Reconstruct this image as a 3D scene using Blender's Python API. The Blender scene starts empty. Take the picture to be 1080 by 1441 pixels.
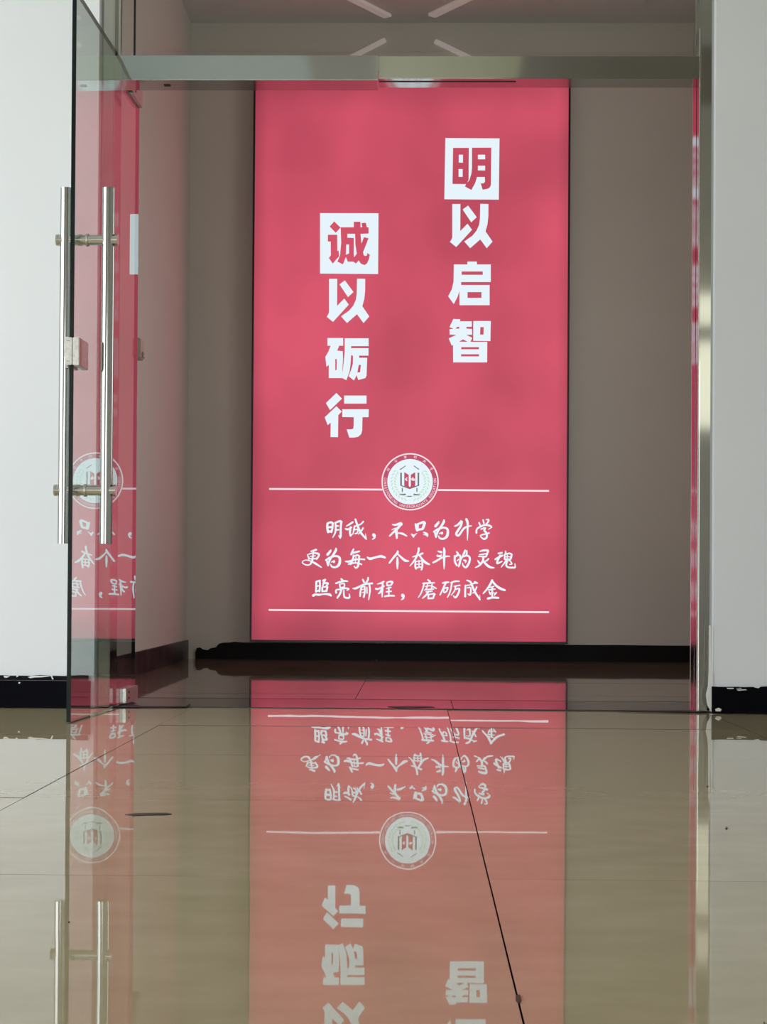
import bpy, bmesh, math, random
from mathutils import Vector, Matrix

random.seed(7)
S = bpy.context.scene
COL = S.collection

# ---------------------------------------------------------------- camera
F, CX, CY, H = 2400.0, 540.0, 797.0, 0.385
YAW, PITCH, ROLL = 0.020, 0.0113, 0.0064
CAM = Matrix.Rotation(YAW, 4, 'Z') @ Matrix.Rotation(math.pi / 2 + PITCH, 4, 'X') @ Matrix.Rotation(ROLL, 4, 'Z')
cam_data = bpy.data.cameras.new('camera')
cam_data.sensor_fit = 'HORIZONTAL'; cam_data.sensor_width = 36.0
cam_data.lens = F / 1080 * 36
cam_data.shift_y = (CY - 720.5) / 1080
cam_data.clip_start = 0.01
cam = bpy.data.objects.new('camera', cam_data)
cam.matrix_world = Matrix.Translation((0, 0, H)) @ CAM
COL.objects.link(cam); S.camera = cam
S.view_settings.view_transform = 'Standard'; S.view_settings.look = 'None'
S.view_settings.gamma = 1; S.view_settings.use_curve_mapping = False
S.view_settings.exposure = 0.0

def ray(px, py):
    return (CAM.to_3x3() @ Vector(((px - CX) / F, -(py - CY) / F, -1.0)))
def atY(px, py, Y):
    d = ray(px, py); t = Y / d.y
    return Vector((d.x * t, Y, H + d.z * t))
def atZ(px, py, z=0.0):
    d = ray(px, py); t = (z - H) / d.z
    return Vector((d.x * t, d.y * t, z))
def atX(px, py, X):
    d = ray(px, py); t = X / d.x
    return Vector((X, d.y * t, H + d.z * t))

# ---------------------------------------------------------------- world (daylight outside the hall windows)
W = bpy.data.worlds.new('daylight'); S.world = W; W.use_nodes = True
nt = W.node_tree; bg = nt.nodes['Background']
tc = nt.nodes.new('ShaderNodeTexCoord'); sx = nt.nodes.new('ShaderNodeSeparateXYZ')
cr = nt.nodes.new('ShaderNodeValToRGB')
nt.links.new(tc.outputs['Generated'], sx.inputs[0]); nt.links.new(sx.outputs['Z'], cr.inputs[0])
cr.color_ramp.elements[0].position = 0.0; cr.color_ramp.elements[0].color = (0.30, 0.34, 0.26, 1)
cr.color_ramp.elements[1].position = 0.06; cr.color_ramp.elements[1].color = (0.84, 0.92, 1.0, 1)
nt.links.new(cr.outputs[0], bg.inputs[0]); bg.inputs[1].default_value = 3.0

# layout (metres)
YD = 5.28            # hall face of the door wall
YF = 5.32            # front of the steel frame
YT0, YT1 = 5.36, 5.78  # threshold strip
YW = 8.80            # lobby back wall
YB = YW - 0.085      # face of the light box
XL, XR = -1.003, 0.915  # opening in the door wall
HX0, HX1, HY0, CEIL = -3.40, 3.60, -6.0, 3.30
LX0, LX1 = -1.194, 1.80

def area(name, loc, size, sy, rot, power, color):
    l = bpy.data.lights.new(name, 'AREA'); l.shape = 'RECTANGLE'; l.size = size; l.size_y = sy
    l.energy = power; l.color = color
    o = bpy.data.objects.new(name, l); o.location = loc; o.rotation_euler = rot; COL.objects.link(o)
    return o
# daylight coming through the long hall window on the left, then two added fill lights
area('window_daylight', (HX0 - 0.25, 2.9, 1.65), 2.9, 3.6, (0, -math.pi / 2, 0), 104, (0.84, 0.90, 1.0))
area('rear_fill', (-0.9, HY0 - 0.3, 1.3), 3.4, 2.6, (math.pi / 2, 0, 0), 100, (0.97, 0.98, 1.0))  # added unseen light behind the viewer, brightens the handle tubes
area('lobby_fill', (LX1 + 0.1, 6.45, 1.75), 1.7, 1.3, (0, math.pi / 2, 0), 11.5, (1.0, 0.95, 0.90))  # added unseen fill at the right, lifts the lobby walls

# ---------------------------------------------------------------- materials
def mat(name, color, rough=0.5, metal=0.0, spec=0.5):
    m = bpy.data.materials.new(name); m.use_nodes = True
    b = m.node_tree.nodes['Principled BSDF']
    b.inputs['Base Color'].default_value = (*color, 1)
    b.inputs['Roughness'].default_value = rough
    b.inputs['Metallic'].default_value = metal
    b.inputs['Specular IOR Level'].default_value = spec
    return m
def N(m, t): return m.node_tree.nodes.new(t)
def L(m, a, b): m.node_tree.links.new(a, b)
def noise(m, scale, detail=3, vec=None, sc=None):
    n = N(m, 'ShaderNodeTexNoise'); n.inputs['Scale'].default_value = scale; n.inputs['Detail'].default_value = detail
    g = N(m, 'ShaderNodeNewGeometry'); src = g.outputs['Position']
    if sc:
        mp = N(m, 'ShaderNodeVectorMath'); mp.operation = 'MULTIPLY'; mp.inputs[1].default_value = sc
        L(m, src, mp.inputs[0]); src = mp.outputs[0]
    L(m, src, n.inputs['Vector']); return n
def ramp(m, src, stops):
    r = N(m, 'ShaderNodeValToRGB'); e = r.color_ramp.elements
    e[0].position, e[0].color = stops[0][0], (*stops[0][1], 1)
    e[1].position, e[1].color = stops[-1][0], (*stops[-1][1], 1)
    for p, c in stops[1:-1]:
        x = e.new(p); x.color = (*c, 1)
    L(m, src, r.inputs[0]); return r
def bsdf(m): return m.node_tree.nodes['Principled BSDF']
def wobble(m, amp, scale, sc=None, amp2=0, scale2=1):
    """small unevenness of the surface normal"""
    g = N(m, 'ShaderNodeNewGeometry'); cur = g.outputs['Normal']
    for a, s in ((amp, scale), (amp2, scale2)):
        if not a: continue
        n = noise(m, s, 2, sc=sc)
        v = N(m, 'ShaderNodeVectorMath'); v.operation = 'SUBTRACT'; v.inputs[1].default_value = (.5, .5, .5)
        L(m, n.outputs['Color'], v.inputs[0])
        k = N(m, 'ShaderNodeVectorMath'); k.operation = 'SCALE'; k.inputs['Scale'].default_value = a
        L(m, v.outputs[0], k.inputs[0])
        ad = N(m, 'ShaderNodeVectorMath'); ad.operation = 'ADD'
        L(m, cur, ad.inputs[0]); L(m, k.outputs[0], ad.inputs[1]); cur = ad.outputs[0]
    nm = N(m, 'ShaderNodeVectorMath'); nm.operation = 'NORMALIZE'
    L(m, cur, nm.inputs[0]); L(m, nm.outputs[0], bsdf(m).inputs['Normal'])

def plaster(name, a, b):
    m = mat(name, a, 0.75, 0, 0.25)
    n = noise(m, 1.3, 4); r = ramp(m, n.outputs['Fac'], [(0.3, a), (0.7, b)])
    L(m, r.outputs[0], bsdf(m).inputs['Base Color'])
    bn = noise(m, 90, 3); bp = N(m, 'ShaderNodeBump'); bp.inputs['Strength'].default_value = 0.12
    bp.inputs['Distance'].default_value = 0.002
    L(m, bn.outputs['Fac'], bp.inputs['Height']); L(m, bp.outputs[0], bsdf(m).inputs['Normal'])
    return m
M = {}
M['hall_wall'] = plaster('hall_wall_paint', (0.80, 0.80, 0.80), (0.76, 0.77, 0.77))
M['lobby_wall'] = plaster('lobby_wall_paint', (0.66, 0.62, 0.56), (0.62, 0.59, 0.53))
M['ceiling'] = plaster('ceiling_paint', (0.62, 0.60, 0.58), (0.58, 0.57, 0.55))

M['hall_ceiling'] = plaster('hall_ceiling_paint', (0.58, 0.57, 0.54), (0.54, 0.53, 0.50))
M['panel_pale'] = mat('olive_reflection_panel', (0.62, 0.64, 0.44), 0.5)
M['panel_dark'] = mat('dark_reflection_panel', (0.22, 0.20, 0.17), 0.5)
M['panel_blue'] = mat('bluish_reflection_panel', (0.42, 0.52, 0.54), 0.5)
tile = mat('polished_beige_tile', (0.36, 0.29, 0.17), 0.010, 0, 0.36)
n = noise(tile, 2.2, 6, sc=(1, 1.3, 1)); n2 = noise(tile, 9, 5, sc=(1, 1.5, 1))
mx = N(tile, 'ShaderNodeMath'); mx.operation = 'MULTIPLY_ADD'; mx.inputs[1].default_value = 0.5
L(tile, n2.outputs['Fac'], mx.inputs[0])
hf = N(tile, 'ShaderNodeMath'); hf.operation = 'MULTIPLY'; hf.inputs[1].default_value = 0.5
L(tile, n.outputs['Fac'], hf.inputs[0]); L(tile, hf.outputs[0], mx.inputs[2])
r = ramp(tile, mx.outputs[0], [(0.33, (0.40, 0.33, 0.19)), (0.5, (0.445, 0.37, 0.22)), (0.66, (0.49, 0.41, 0.255))])
L(tile, r.outputs[0], bsdf(tile).inputs['Base Color'])
wobble(tile, 0.0022, 4.0, (1.0, 1.0, 1), 0.0012, 11.0)
M['tile'] = tile
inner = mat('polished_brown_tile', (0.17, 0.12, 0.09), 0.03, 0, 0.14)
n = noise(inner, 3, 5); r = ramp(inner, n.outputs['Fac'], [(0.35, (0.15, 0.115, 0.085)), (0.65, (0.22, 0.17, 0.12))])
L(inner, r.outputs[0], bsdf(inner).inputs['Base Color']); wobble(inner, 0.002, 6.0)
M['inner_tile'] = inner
th = mat('dark_threshold_stone', (0.06, 0.045, 0.035), 0.03, 0, 0.08)
n = noise(th, 14, 5); r = ramp(th, n.outputs['Fac'], [(0.35, (0.05, 0.035, 0.03)), (0.7, (0.10, 0.075, 0.06))])
L(th, r.outputs[0], bsdf(th).inputs['Base Color']); wobble(th, 0.003, 8.0)
M['threshold'] = th
M['grout'] = mat('dark_grout', (0.035, 0.028, 0.022), 0.7)
M['black_tile'] = mat('black_skirting_tile', (0.003, 0.003, 0.005), 0.3, 0, 0.03)
M['black_paint'] = mat('black_skirting_paint', (0.004, 0.003, 0.003), 0.5, 0, 0.12)
M['purple_black'] = mat('worn_dark_skirting', (0.02, 0.013, 0.015), 0.35, 0, 0.3)
n = noise(M['purple_black'], 9, 6); r = ramp(M['purple_black'], n.outputs['Fac'], [(0.45, (0.012, 0.008, 0.010)), (0.7, (0.07, 0.055, 0.055))])
L(M['purple_black'], r.outputs[0], bsdf(M['purple_black']).inputs['Base Color'])
def steel(name, c, rough, amp):
    m = mat(name, c, rough, 1.0)
    n = noise(m, 3.0, 4, sc=(1, 1, 0.6))
    rr = N(m, 'ShaderNodeMapRange'); rr.inputs[3].default_value = rough * 0.7; rr.inputs[4].default_value = rough * 1.5
    L(m, n.outputs['Fac'], rr.inputs[0]); L(m, rr.outputs[0], bsdf(m).inputs['Roughness'])
    wobble(m, amp, 3.0)
    return m
M['steel'] = steel('polished_steel', (0.49, 0.49, 0.46), 0.05, 0.006)
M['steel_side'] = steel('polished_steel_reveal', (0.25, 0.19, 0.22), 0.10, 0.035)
M['tube_steel'] = steel('handle_steel', (0.38, 0.375, 0.345), 0.12, 0.010)
M['rod_steel'] = steel('standoff_steel', (0.62, 0.61, 0.57), 0.16, 0.010)
M['lock_metal'] = mat('brushed_lock_metal', (0.60, 0.58, 0.53), 0.38, 1.0)
n = noise(M['lock_metal'], 120, 3); r = ramp(M['lock_metal'], n.outputs['Fac'], [(0.3, (0.50, 0.48, 0.44)), (0.7, (0.68, 0.66, 0.6))])
L(M['lock_metal'], r.outputs[0], bsdf(M['lock_metal']).inputs['Base Color'])
M['dark'] = mat('black_rubber', (0.008, 0.009, 0.010), 0.5, 0, 0.3)
M['edge'] = mat('dark_glass_edge', (0.004, 0.010, 0.009), 0.12, 0, 0.4)
M['alu'] = mat('dark_aluminium_frame', (0.03, 0.02, 0.025), 0.35, 0.6)
M['switch'] = mat('yellowed_switch_plastic', (0.50, 0.45, 0.37), 0.45)
M['white_chip'] = mat('white_paint_drip', (0.78, 0.77, 0.70), 0.7)
M['stain'] = mat('brown_stain', (0.035, 0.022, 0.012), 0.5)
M['frame_white'] = mat('white_window_frame', (0.7, 0.7, 0.7), 0.4)
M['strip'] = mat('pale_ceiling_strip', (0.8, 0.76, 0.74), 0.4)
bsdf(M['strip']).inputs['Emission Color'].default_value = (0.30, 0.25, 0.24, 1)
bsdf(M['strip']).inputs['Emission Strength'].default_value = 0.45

def glass(name, tint, gain):
    m = bpy.data.materials.new(name); m.use_nodes = True; m.node_tree.nodes.clear()
    out = N(m, 'ShaderNodeOutputMaterial'); mixs = N(m, 'ShaderNodeMixShader')
    tr = N(m, 'ShaderNodeBsdfTransparent'); tr.inputs[0].default_value = (*tint, 1)
    gl = N(m, 'ShaderNodeBsdfGlossy'); gl.inputs['Roughness'].default_value = 0.0
    gl.inputs['Color'].default_value = (0.93, 1.0, 0.98, 1)
    fr = N(m, 'ShaderNodeFresnel'); fr.inputs[0].default_value = 1.5
    g = N(m, 'ShaderNodeNewGeometry')
    inv = N(m, 'ShaderNodeMath'); inv.operation = 'SUBTRACT'; inv.inputs[0].default_value = 1.0
    L(m, g.outputs['Backfacing'], inv.inputs[1])
    a = N(m, 'ShaderNodeMath'); a.operation = 'MULTIPLY'; L(m, fr.outputs[0], a.inputs[0]); L(m, inv.outputs[0], a.inputs[1])
    b = N(m, 'ShaderNodeMath'); b.operation = 'MULTIPLY'; b.use_clamp = True; b.inputs[1].default_value = gain
    L(m, a.outputs[0], b.inputs[0]); L(m, b.outputs[0], mixs.inputs[0])
    L(m, tr.outputs[0], mixs.inputs[1]); L(m, gl.outputs[0], mixs.inputs[2]); L(m, mixs.outputs[0], out.inputs[0])
    return m
M['glass'] = glass('door_glass', (0.86, 0.90, 0.88), 1.45)
M['pane'] = glass('transom_glass', (0.90, 0.92, 0.91), 1.7)

def emit(name, c, strength=1.0, vary=False):
    m = bpy.data.materials.new(name); m.use_nodes = True
    b = bsdf(m); b.inputs['Base Color'].default_value = (0.02, 0.02, 0.02, 1); b.inputs['Roughness'].default_value = 0.35
    b.inputs['Specular IOR Level'].default_value = 0.15
    b.inputs['Emission Color'].default_value = (*c, 1); b.inputs['Emission Strength'].default_value = strength
    if vary:   # the tubes behind the print light it unevenly
        n = noise(m, 1.35, 2, sc=(1.2, 1, 1.0)); 
        rr = N(m, 'ShaderNodeMapRange'); rr.inputs[1].default_value = 0.35; rr.inputs[2].default_value = 0.65
        rr.inputs[3].default_value = 0.80; rr.inputs[4].default_value = 1.08
        L(m, n.outputs['Fac'], rr.inputs[0])
        # less light reaches the rim of the box
        g = N(m, 'ShaderNodeNewGeometry'); sp = N(m, 'ShaderNodeSeparateXYZ'); L(m, g.outputs['Position'], sp.inputs[0])
        def edge(sock, c, half, soft):
            a = N(m, 'ShaderNodeMath'); a.operation = 'SUBTRACT'; a.inputs[1].default_value = c; L(m, sock, a.inputs[0])
            d = N(m, 'ShaderNodeMath'); d.operation = 'ABSOLUTE'; L(m, a.outputs[0], d.inputs[0])
            q = N(m, 'ShaderNodeMapRange'); q.interpolation_type = 'SMOOTHSTEP'
            q.inputs[1].default_value = half - soft; q.inputs[2].default_value = half
            q.inputs[3].default_value = 1.0; q.inputs[4].default_value = 0.72
            L(m, d.outputs[0], q.inputs[0]); return q.outputs[0]
        m1 = N(m, 'ShaderNodeMath'); m1.operation = 'MULTIPLY'; L(m, edge(sp.outputs['X'], -0.037, 0.825, 0.10), m1.inputs[0]); L(m, edge(sp.outputs['Z'], 1.55, 1.45, 0.22), m1.inputs[1])
        m2 = N(m, 'ShaderNodeMath'); m2.operation = 'MULTIPLY'; L(m, rr.outputs[0], m2.inputs[0]); L(m, m1.outputs[0], m2.inputs[1])
        L(m, m2.outputs[0], b.inputs['Emission Strength'])
    return m
M['red'] = emit('backlit_red_print', (0.640, 0.082, 0.138), 1.0, True)
M['white'] = emit('backlit_white_print', (0.79, 0.90, 0.96), 1.0)
M['pink_white'] = emit('backlit_pale_line', (0.95, 0.75, 0.80), 1.0)
M['ring_red'] = emit('emblem_red', (0.50, 0.075, 0.14), 1.0)
M['em_green'] = emit('emblem_pale_green', (0.55, 0.78, 0.60), 1.0)
M['em_dark'] = emit('emblem_dark_green', (0.13, 0.17, 0.16), 1.0)
M['cream_window'] = emit('bright_cream_window', (0.93, 0.93, 0.76), 1.75)

# ---------------------------------------------------------------- mesh helpers
def link(name, me, parent=None):
    o = bpy.data.objects.new(name, me); COL.objects.link(o)
    if parent: o.parent = parent
    return o
def obj(name, bm, m, parent=None, smooth=False):
    me = bpy.data.meshes.new(name); bmesh.ops.recalc_face_normals(bm, faces=bm.faces[:]); bm.to_mesh(me); bm.free()
    for x in (m if isinstance(m, list) else [m]): me.materials.append(x)
    if smooth:
        for p in me.polygons: p.use_smooth = True
    return link(name, me, parent)
def bx(bm, lo, hi, bev=0.0):
    r = bmesh.ops.create_cube(bm, size=1.0)['verts']
    c = [(lo[i] + hi[i]) / 2 for i in range(3)]; s = [hi[i] - lo[i] for i in range(3)]
    for v in r: v.co = Vector((c[0] + v.co.x * s[0], c[1] + v.co.y * s[1], c[2] + v.co.z * s[2]))
    if bev:
        es = list({e for v in r for e in v.link_edges})
        bmesh.ops.bevel(bm, geom=es, offset=bev, segments=2, affect='EDGES')
def box(name, lo, hi, m, parent=None, bev=0.0):
    bm = bmesh.new(); bx(bm, lo, hi, bev); return obj(name, bm, m, parent)
def cyl(bm, a, b, r, seg=24, bev=0.0):
    a, b = Vector(a), Vector(b); d = b - a
    rot = d.to_track_quat('Z', 'Y').to_matrix().to_4x4()
    mt = Matrix.Translation((a + b) / 2) @ rot
    vs = bmesh.ops.create_cone(bm, cap_ends=True, segments=seg, radius1=r, radius2=r, depth=d.length, matrix=mt)['verts']
    if bev:
        es = [e for e in {e for v in vs for e in v.link_edges} if any(len(f.verts) > 4 for f in e.link_faces)]
        bmesh.ops.bevel(bm, geom=es, offset=bev, segments=2, affect='EDGES')
def empty(name, loc=(0, 0, 0)):
    o = bpy.data.objects.new(name, None); o.location = loc; o.empty_display_size = 0.1; COL.objects.link(o); return o
def tag(o, label=None, cat=None, group=None, kind=None):
    if label: o['label'] = label
    if cat: o['category'] = cat
    if group: o['group'] = group
    if kind: o['kind'] = kind
    return o
def struct(o, label, cat): return tag(o, label, cat, kind='structure')

# ---------------------------------------------------------------- room shell
T = 0.2
# floor slab and its tiles
floor = box('floor', (HX0 - T, HY0 - T, -0.15), (HX1 + T, YW + T, -0.010), M['grout'])
struct(floor, 'polished beige tiled floor mirroring the red light box', 'floor')
def tile_mesh(w, d, key, m):
    bm = bmesh.new(); bx(bm, (0, 0, -0.0060), (w, d, 0.0), 0.0)
    bmesh.ops.recalc_face_normals(bm, faces=bm.faces[:])
    for f in bm.faces: f.material_index = 0 if f.normal.z > 0.9 else 1
    me = bpy.data.meshes.new(key); bm.to_mesh(me); bm.free(); me.materials.append(m); me.materials.append(M['grout']); return me
cache = {}
def lay(x0, x1, y0, y1, m, name='floor_tile', tilt=0.0):
    g = 0.0010; w, d = round(x1 - x0 - 2 * g, 4), round(y1 - y0 - 2 * g, 4)
    if w <= 0.01 or d <= 0.01: return
    k = (w, d, m.name)
    if k not in cache: cache[k] = tile_mesh(w, d, name, m)
    o = link(name, cache[k], floor); o.location = (x0 + g, y0 + g, 0)
    if tilt: o.rotation_euler = (random.uniform(-tilt, tilt), random.uniform(-tilt, tilt), 0)
    return o
xs = [HX0] + [x for x in (0.096 + 0.8 * k for k in range(-6, 7)) if HX0 < x < HX1] + [HX1]
ys = [HY0] + [y for y in (3.05 + 0.8 * k for k in range(-14, 4)) if HY0 < y < YT0 - 0.05] + [YT0]
for i in range(len(xs) - 1):
    for j in range(len(ys) - 1):
        y1 = ys[j + 1]
        if y1 == YT0 and (xs[i + 1] < XL or xs[i] > XR): y1 = YD
        o = lay(xs[i], xs[i + 1], ys[j], y1, M['tile'], tilt=0.0005)
        if y1 == YT0:   # the last row sinks a little towards the threshold
            o.rotation_euler = (-0.0036 if xs[i] < 0 else -0.0055, 0.0006, 0); o.location.z = 0.0006
# threshold stones under the frame
for a, b in ((XL, 0.115), (0.115, XR)):
    lay(a, b, YT0, YT1 - 0.022, M['threshold'], 'threshold_stone')
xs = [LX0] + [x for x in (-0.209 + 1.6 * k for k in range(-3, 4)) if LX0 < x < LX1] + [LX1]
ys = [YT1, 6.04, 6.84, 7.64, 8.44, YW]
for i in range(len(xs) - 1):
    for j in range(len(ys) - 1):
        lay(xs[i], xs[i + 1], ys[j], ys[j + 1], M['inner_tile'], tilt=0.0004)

# door wall (hall side) with the opening
ZO = 2.95
w = box('wall_front_left', (HX0 - T, YD, 0), (XL, YD + 0.38, CEIL), M['hall_wall']); struct(w, 'pale blue-white painted wall left of the glass door', 'wall')
w = box('wall_front_right', (XR, YD, 0), (HX1 + T, YD + 0.38, CEIL), M['hall_wall']); struct(w, 'grey painted wall right of the steel door post', 'wall')
w = box('wall_front_top', (XL, YD, ZO), (XR, YD + 0.38, CEIL), M['hall_wall']); struct(w, 'painted wall above the door opening', 'wall')
# lobby
w = box('wall_back', (LX0 - T, YW, 0), (LX1 + T, YW + T, CEIL), M['lobby_wall']); struct(w, 'beige back wall behind the red light box', 'wall')
w = box('wall_left', (LX0 - T, YD + 0.38, 0), (LX0, YW, CEIL), M['lobby_wall']); struct(w, 'pinkish side wall of the lobby left of the light box', 'wall')
bm = bmesh.new()
bx(bm, (LX1, YD + 0.38, 0), (LX1 + T, 5.8, CEIL)); bx(bm, (LX1, 7.1, 0), (LX1 + T, YW, CEIL))
bx(bm, (LX1, 5.8, 0), (LX1 + T, 7.1, 0.9)); bx(bm, (LX1, 5.8, 2.6), (LX1 + T, 7.1, CEIL))
w = obj('wall_right', bm, M['lobby_wall']); struct(w, 'side wall of the lobby on the right', 'wall')
w = box('ceiling', (HX0 - T, YD + 0.38, CEIL), (HX1 + T, YW + T, CEIL + 0.15), M['ceiling']); struct(w, 'dim painted lobby ceiling above the light box', 'ceiling')
w = box('ceiling_hall', (HX0 - T, HY0 - T, CEIL), (HX1 + T, YD + 0.38, CEIL + 0.15), M['hall_ceiling']); struct(w, 'dark suspended ceiling of the hall', 'ceiling')
for x0_, x1_, mm in ((-0.24, 0.56, 'panel_pale'), (-2.2, -0.62, 'panel_blue'), (-0.62, -0.24, 'panel_dark'), (0.56, 2.6, 'panel_dark')):
    p_ = box('reflection_panel', (x0_, 0.35, CEIL - 0.012), (x1_, 1.45, CEIL), M[mm], w, 0.003)  # unseen panels added to colour the reflection in the steel transom
# hall: left wall with the long window, right wall, rear wall with a high window
bm = bmesh.new()
wy0, wy1, wz0, wz1 = 1.1, 4.7, 0.15, 3.1
bx(bm, (HX0 - T, HY0, 0), (HX0, wy0, CEIL)); bx(bm, (HX0 - T, wy1, 0), (HX0, YD, CEIL))
bx(bm, (HX0 - T, wy0, 0), (HX0, wy1, wz0)); bx(bm, (HX0 - T, wy0, wz1), (HX0, wy1, CEIL))
struct(obj('wall_hall_left', bm, M['hall_wall']), 'left wall of the hall with a long window', 'wall')
struct(box('wall_hall_right', (HX1, HY0, 0), (HX1 + T, YD, CEIL), M['hall_wall']), 'right wall of the hall', 'wall')
rx0, rx1, rz0, rz1 = 2.35, 3.15, 1.93, 3.27
bm = bmesh.new()
bx(bm, (HX0 - T, HY0 - T, 0), (-2.6, HY0, CEIL)); bx(bm, (0.8, HY0 - T, 0), (rx0, HY0, CEIL)); bx(bm, (-2.6, HY0 - T, 2.6), (0.8, HY0, CEIL)); bx(bm, (rx1, HY0 - T, 0), (HX1 + T, HY0, CEIL))
bx(bm, (rx0, HY0 - T, 0), (rx1, HY0, rz0)); bx(bm, (rx0, HY0 - T, rz1), (rx1, HY0, CEIL))
struct(obj('wall_hall_rear', bm, M['hall_wall']), 'rear wall of the hall behind the viewer', 'wall')
win = empty('window_1', (HX0 - 0.1, wy0, wz0)); struct(win, 'long white framed window in the left hall wall', 'window')
def rel(o, p): return tuple(p[i] - o.location[i] for i in range(3))
bm = bmesh.new()
for y in (wy0, wy0 + 1.2, wy0 + 2.4, wy1):
    bx(bm, rel(win, (HX0 - 0.13, y - 0.03, wz0)), rel(win, (HX0 - 0.07, y + 0.03, wz1)))
for z in (wz0, wz1 - 0.6, wz1):
    bx(bm, rel(win, (HX0 - 0.13, wy0, z - 0.03)), rel(win, (HX0 - 0.07, wy1, z + 0.03)))
obj('window_frame', bm, M['frame_white'], win)
win = empty('window_2', (rx0, HY0 - 0.1, rz0)); struct(win, 'small bright window high in the rear hall wall', 'window')
box('pane', rel(win, (rx0, HY0 - 0.12, rz0)), rel(win, (rx1, HY0 - 0.11, rz1)), M['cream_window'], win)
bm = bmesh.new(); bx(bm, rel(win, (rx0, HY0 - 0.10, rz0 + 0.86)), rel(win, (rx1, HY0 - 0.06, rz0 + 1.02)))
obj('window_frame', bm, M['frame_white'], win)

# ---------------------------------------------------------------- skirtings
def skirting(name, pts_top, z0, y0, y1, m):
    """board in the XZ plane with a ragged top line, from y0 (front) to y1 (wall)"""
    bm = bmesh.new(); n = len(pts_top)
    ft = [bm.verts.new((x, y0, z)) for x, z in pts_top]; fb = [bm.verts.new((x, y0, z0)) for x, z in pts_top]
    bt = [bm.verts.new((x, y1, z)) for x, z in pts_top]; bb = [bm.verts.new((x, y1, z0)) for x, z in pts_top]
    for i in range(n - 1):
        bm.faces.new((fb[i], fb[i + 1], ft[i + 1], ft[i])); bm.faces.new((bb[i], bt[i], bt[i + 1], bb[i + 1]))
        bm.faces.new((ft[i], ft[i + 1], bt[i + 1], bt[i])); bm.faces.new((fb[i], bb[i], bb[i + 1], fb[i + 1]))
    bm.faces.new((fb[0], ft[0], bt[0], bb[0])); bm.faces.new((fb[-1], bb[-1], bt[-1], ft[-1]))
    return obj(name, bm, m)
Z = lambda px, py, Y: atY(px, py, Y).z
yb = YD - 0.012
zt = Z(50, 958, yb)
b = skirting('baseboard_front_left', [(HX0, zt), (XL - 0.01, zt)], 0, yb, YD, M['black_tile'])
struct(b, 'black skirting tile with white paint drips left of the glass door', 'baseboard')
# thin painted strip above it with an uneven upper edge
pts = []
x = -3.3
while x < XL - 0.01:
    pts.append((x, Z(50, 950.5, yb) + random.uniform(-0.002, 0.002))); x += 0.03
st = skirting('painted_strip', pts, zt + 0.0015, yb + 0.004, YD, M['black_paint']); st.parent = b
def chip(pts, Y, m, parent, name='paint_drip', t=0.002):
    bm = bmesh.new()
    a = [bm.verts.new(atY(x, y, Y)) for x, y in pts]; c = [bm.verts.new(atY(x, y, Y) + Vector((0, t, 0))) for x, y in pts]
    bm.faces.new(a); bm.faces.new(c[::-1])
    for i in range(len(a)): bm.faces.new((a[i], c[i], c[(i + 1) % len(a)], a[(i + 1) % len(a)]))
    return obj(name, bm, m, parent)
o = yb - 0.0005
for p in ([(39, 953), (44, 951), (66, 951), (72, 951.5), (60, 953), (48, 953.5), (43, 954.5)],
          [(70, 949), (72.5, 949), (75.5, 956), (74, 956.5)],
          [(5, 951), (12, 951.5), (14, 950), (13, 952), (9, 954), (6, 953.5)],
          [(23, 951), (27, 949.5), (25, 952.5), (23, 953)],
          [(26, 960), (28.5, 960), (28, 962), (26, 962)],
          [(83, 949), (91, 947), (93, 950.5), (86, 950.5)]):
    chip(p, o - 0.0015, M['white_chip'], b)
ptsr = []; x = 1002.5
X0 = atY(1002.5, 990, yb).x
xx = X0
while xx < HX1:
    zz = Z(1040, 966.5, yb) + random.uniform(-0.0015, 0.0015); ptsr.append((xx, zz)); xx += 0.02
br = skirting('baseboard_front_right', ptsr, 0, yb, YD, M['black_tile'])
struct(br, 'black skirting tile below the grey wall right of the steel post', 'baseboard')
for p in ([(1023, 968), (1033, 968), (1033, 969.5), (1025, 969.5)], [(1036, 968.5), (1044, 968), (1044, 969)],
          [(1037, 970.5), (1050, 970), (1052, 971), (1040, 972)], [(1060, 966), (1072, 965.5), (1068, 968.5), (1063, 967.5)],
          [(1007, 998), (1012, 996), (1016, 998), (1015, 1001), (1008, 1001)]):
    chip(p, o - 0.0015, M['white_chip'], br)
# rough plaster between post and wall
rp = chip([(998.5, 880), (1001, 880), (1001.5, 940), (1003.5, 950), (1003, 985), (1006, 999), (1001, 1001), (996, 992), (994, 978), (997, 965), (998, 945)], YD - 0.004, M['white_chip'], None, 'plaster_patch', 0.004)
tag(rp, 'crumbled strip of white plaster at the foot of the right steel post', 'plaster')
# lobby back skirting, broken away at its left end
yk = YW - 0.013
prof = [(275, 918), (277, 912), (281, 911), (286, 914), (292, 915), (297, 912), (304, 911), (308, 906), (313, 904.5), (324, 904), (330, 903)]
pts = [(atY(x, y, yk).x, atY(x, y, yk).z) for x, y in prof]
zt = atY(600, 906.0, yk).z
x = pts[-1][0] + 0.04
while x < LX1: pts.append((x, zt + random.uniform(-0.0008, 0.0008))); x += 0.12
bb_ = skirting('baseboard_back', pts, 0, yk, YW, M['black_paint']); struct(bb_, 'black skirting under the red light box, broken at its left end', 'baseboard')
bl = box('baseboard_left', (LX0, YD + 0.38, 0), (LX0 + 0.012, YW, 0.098), M['purple_black']); struct(bl, 'worn dark skirting along the lobby side wall', 'baseboard')

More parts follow.
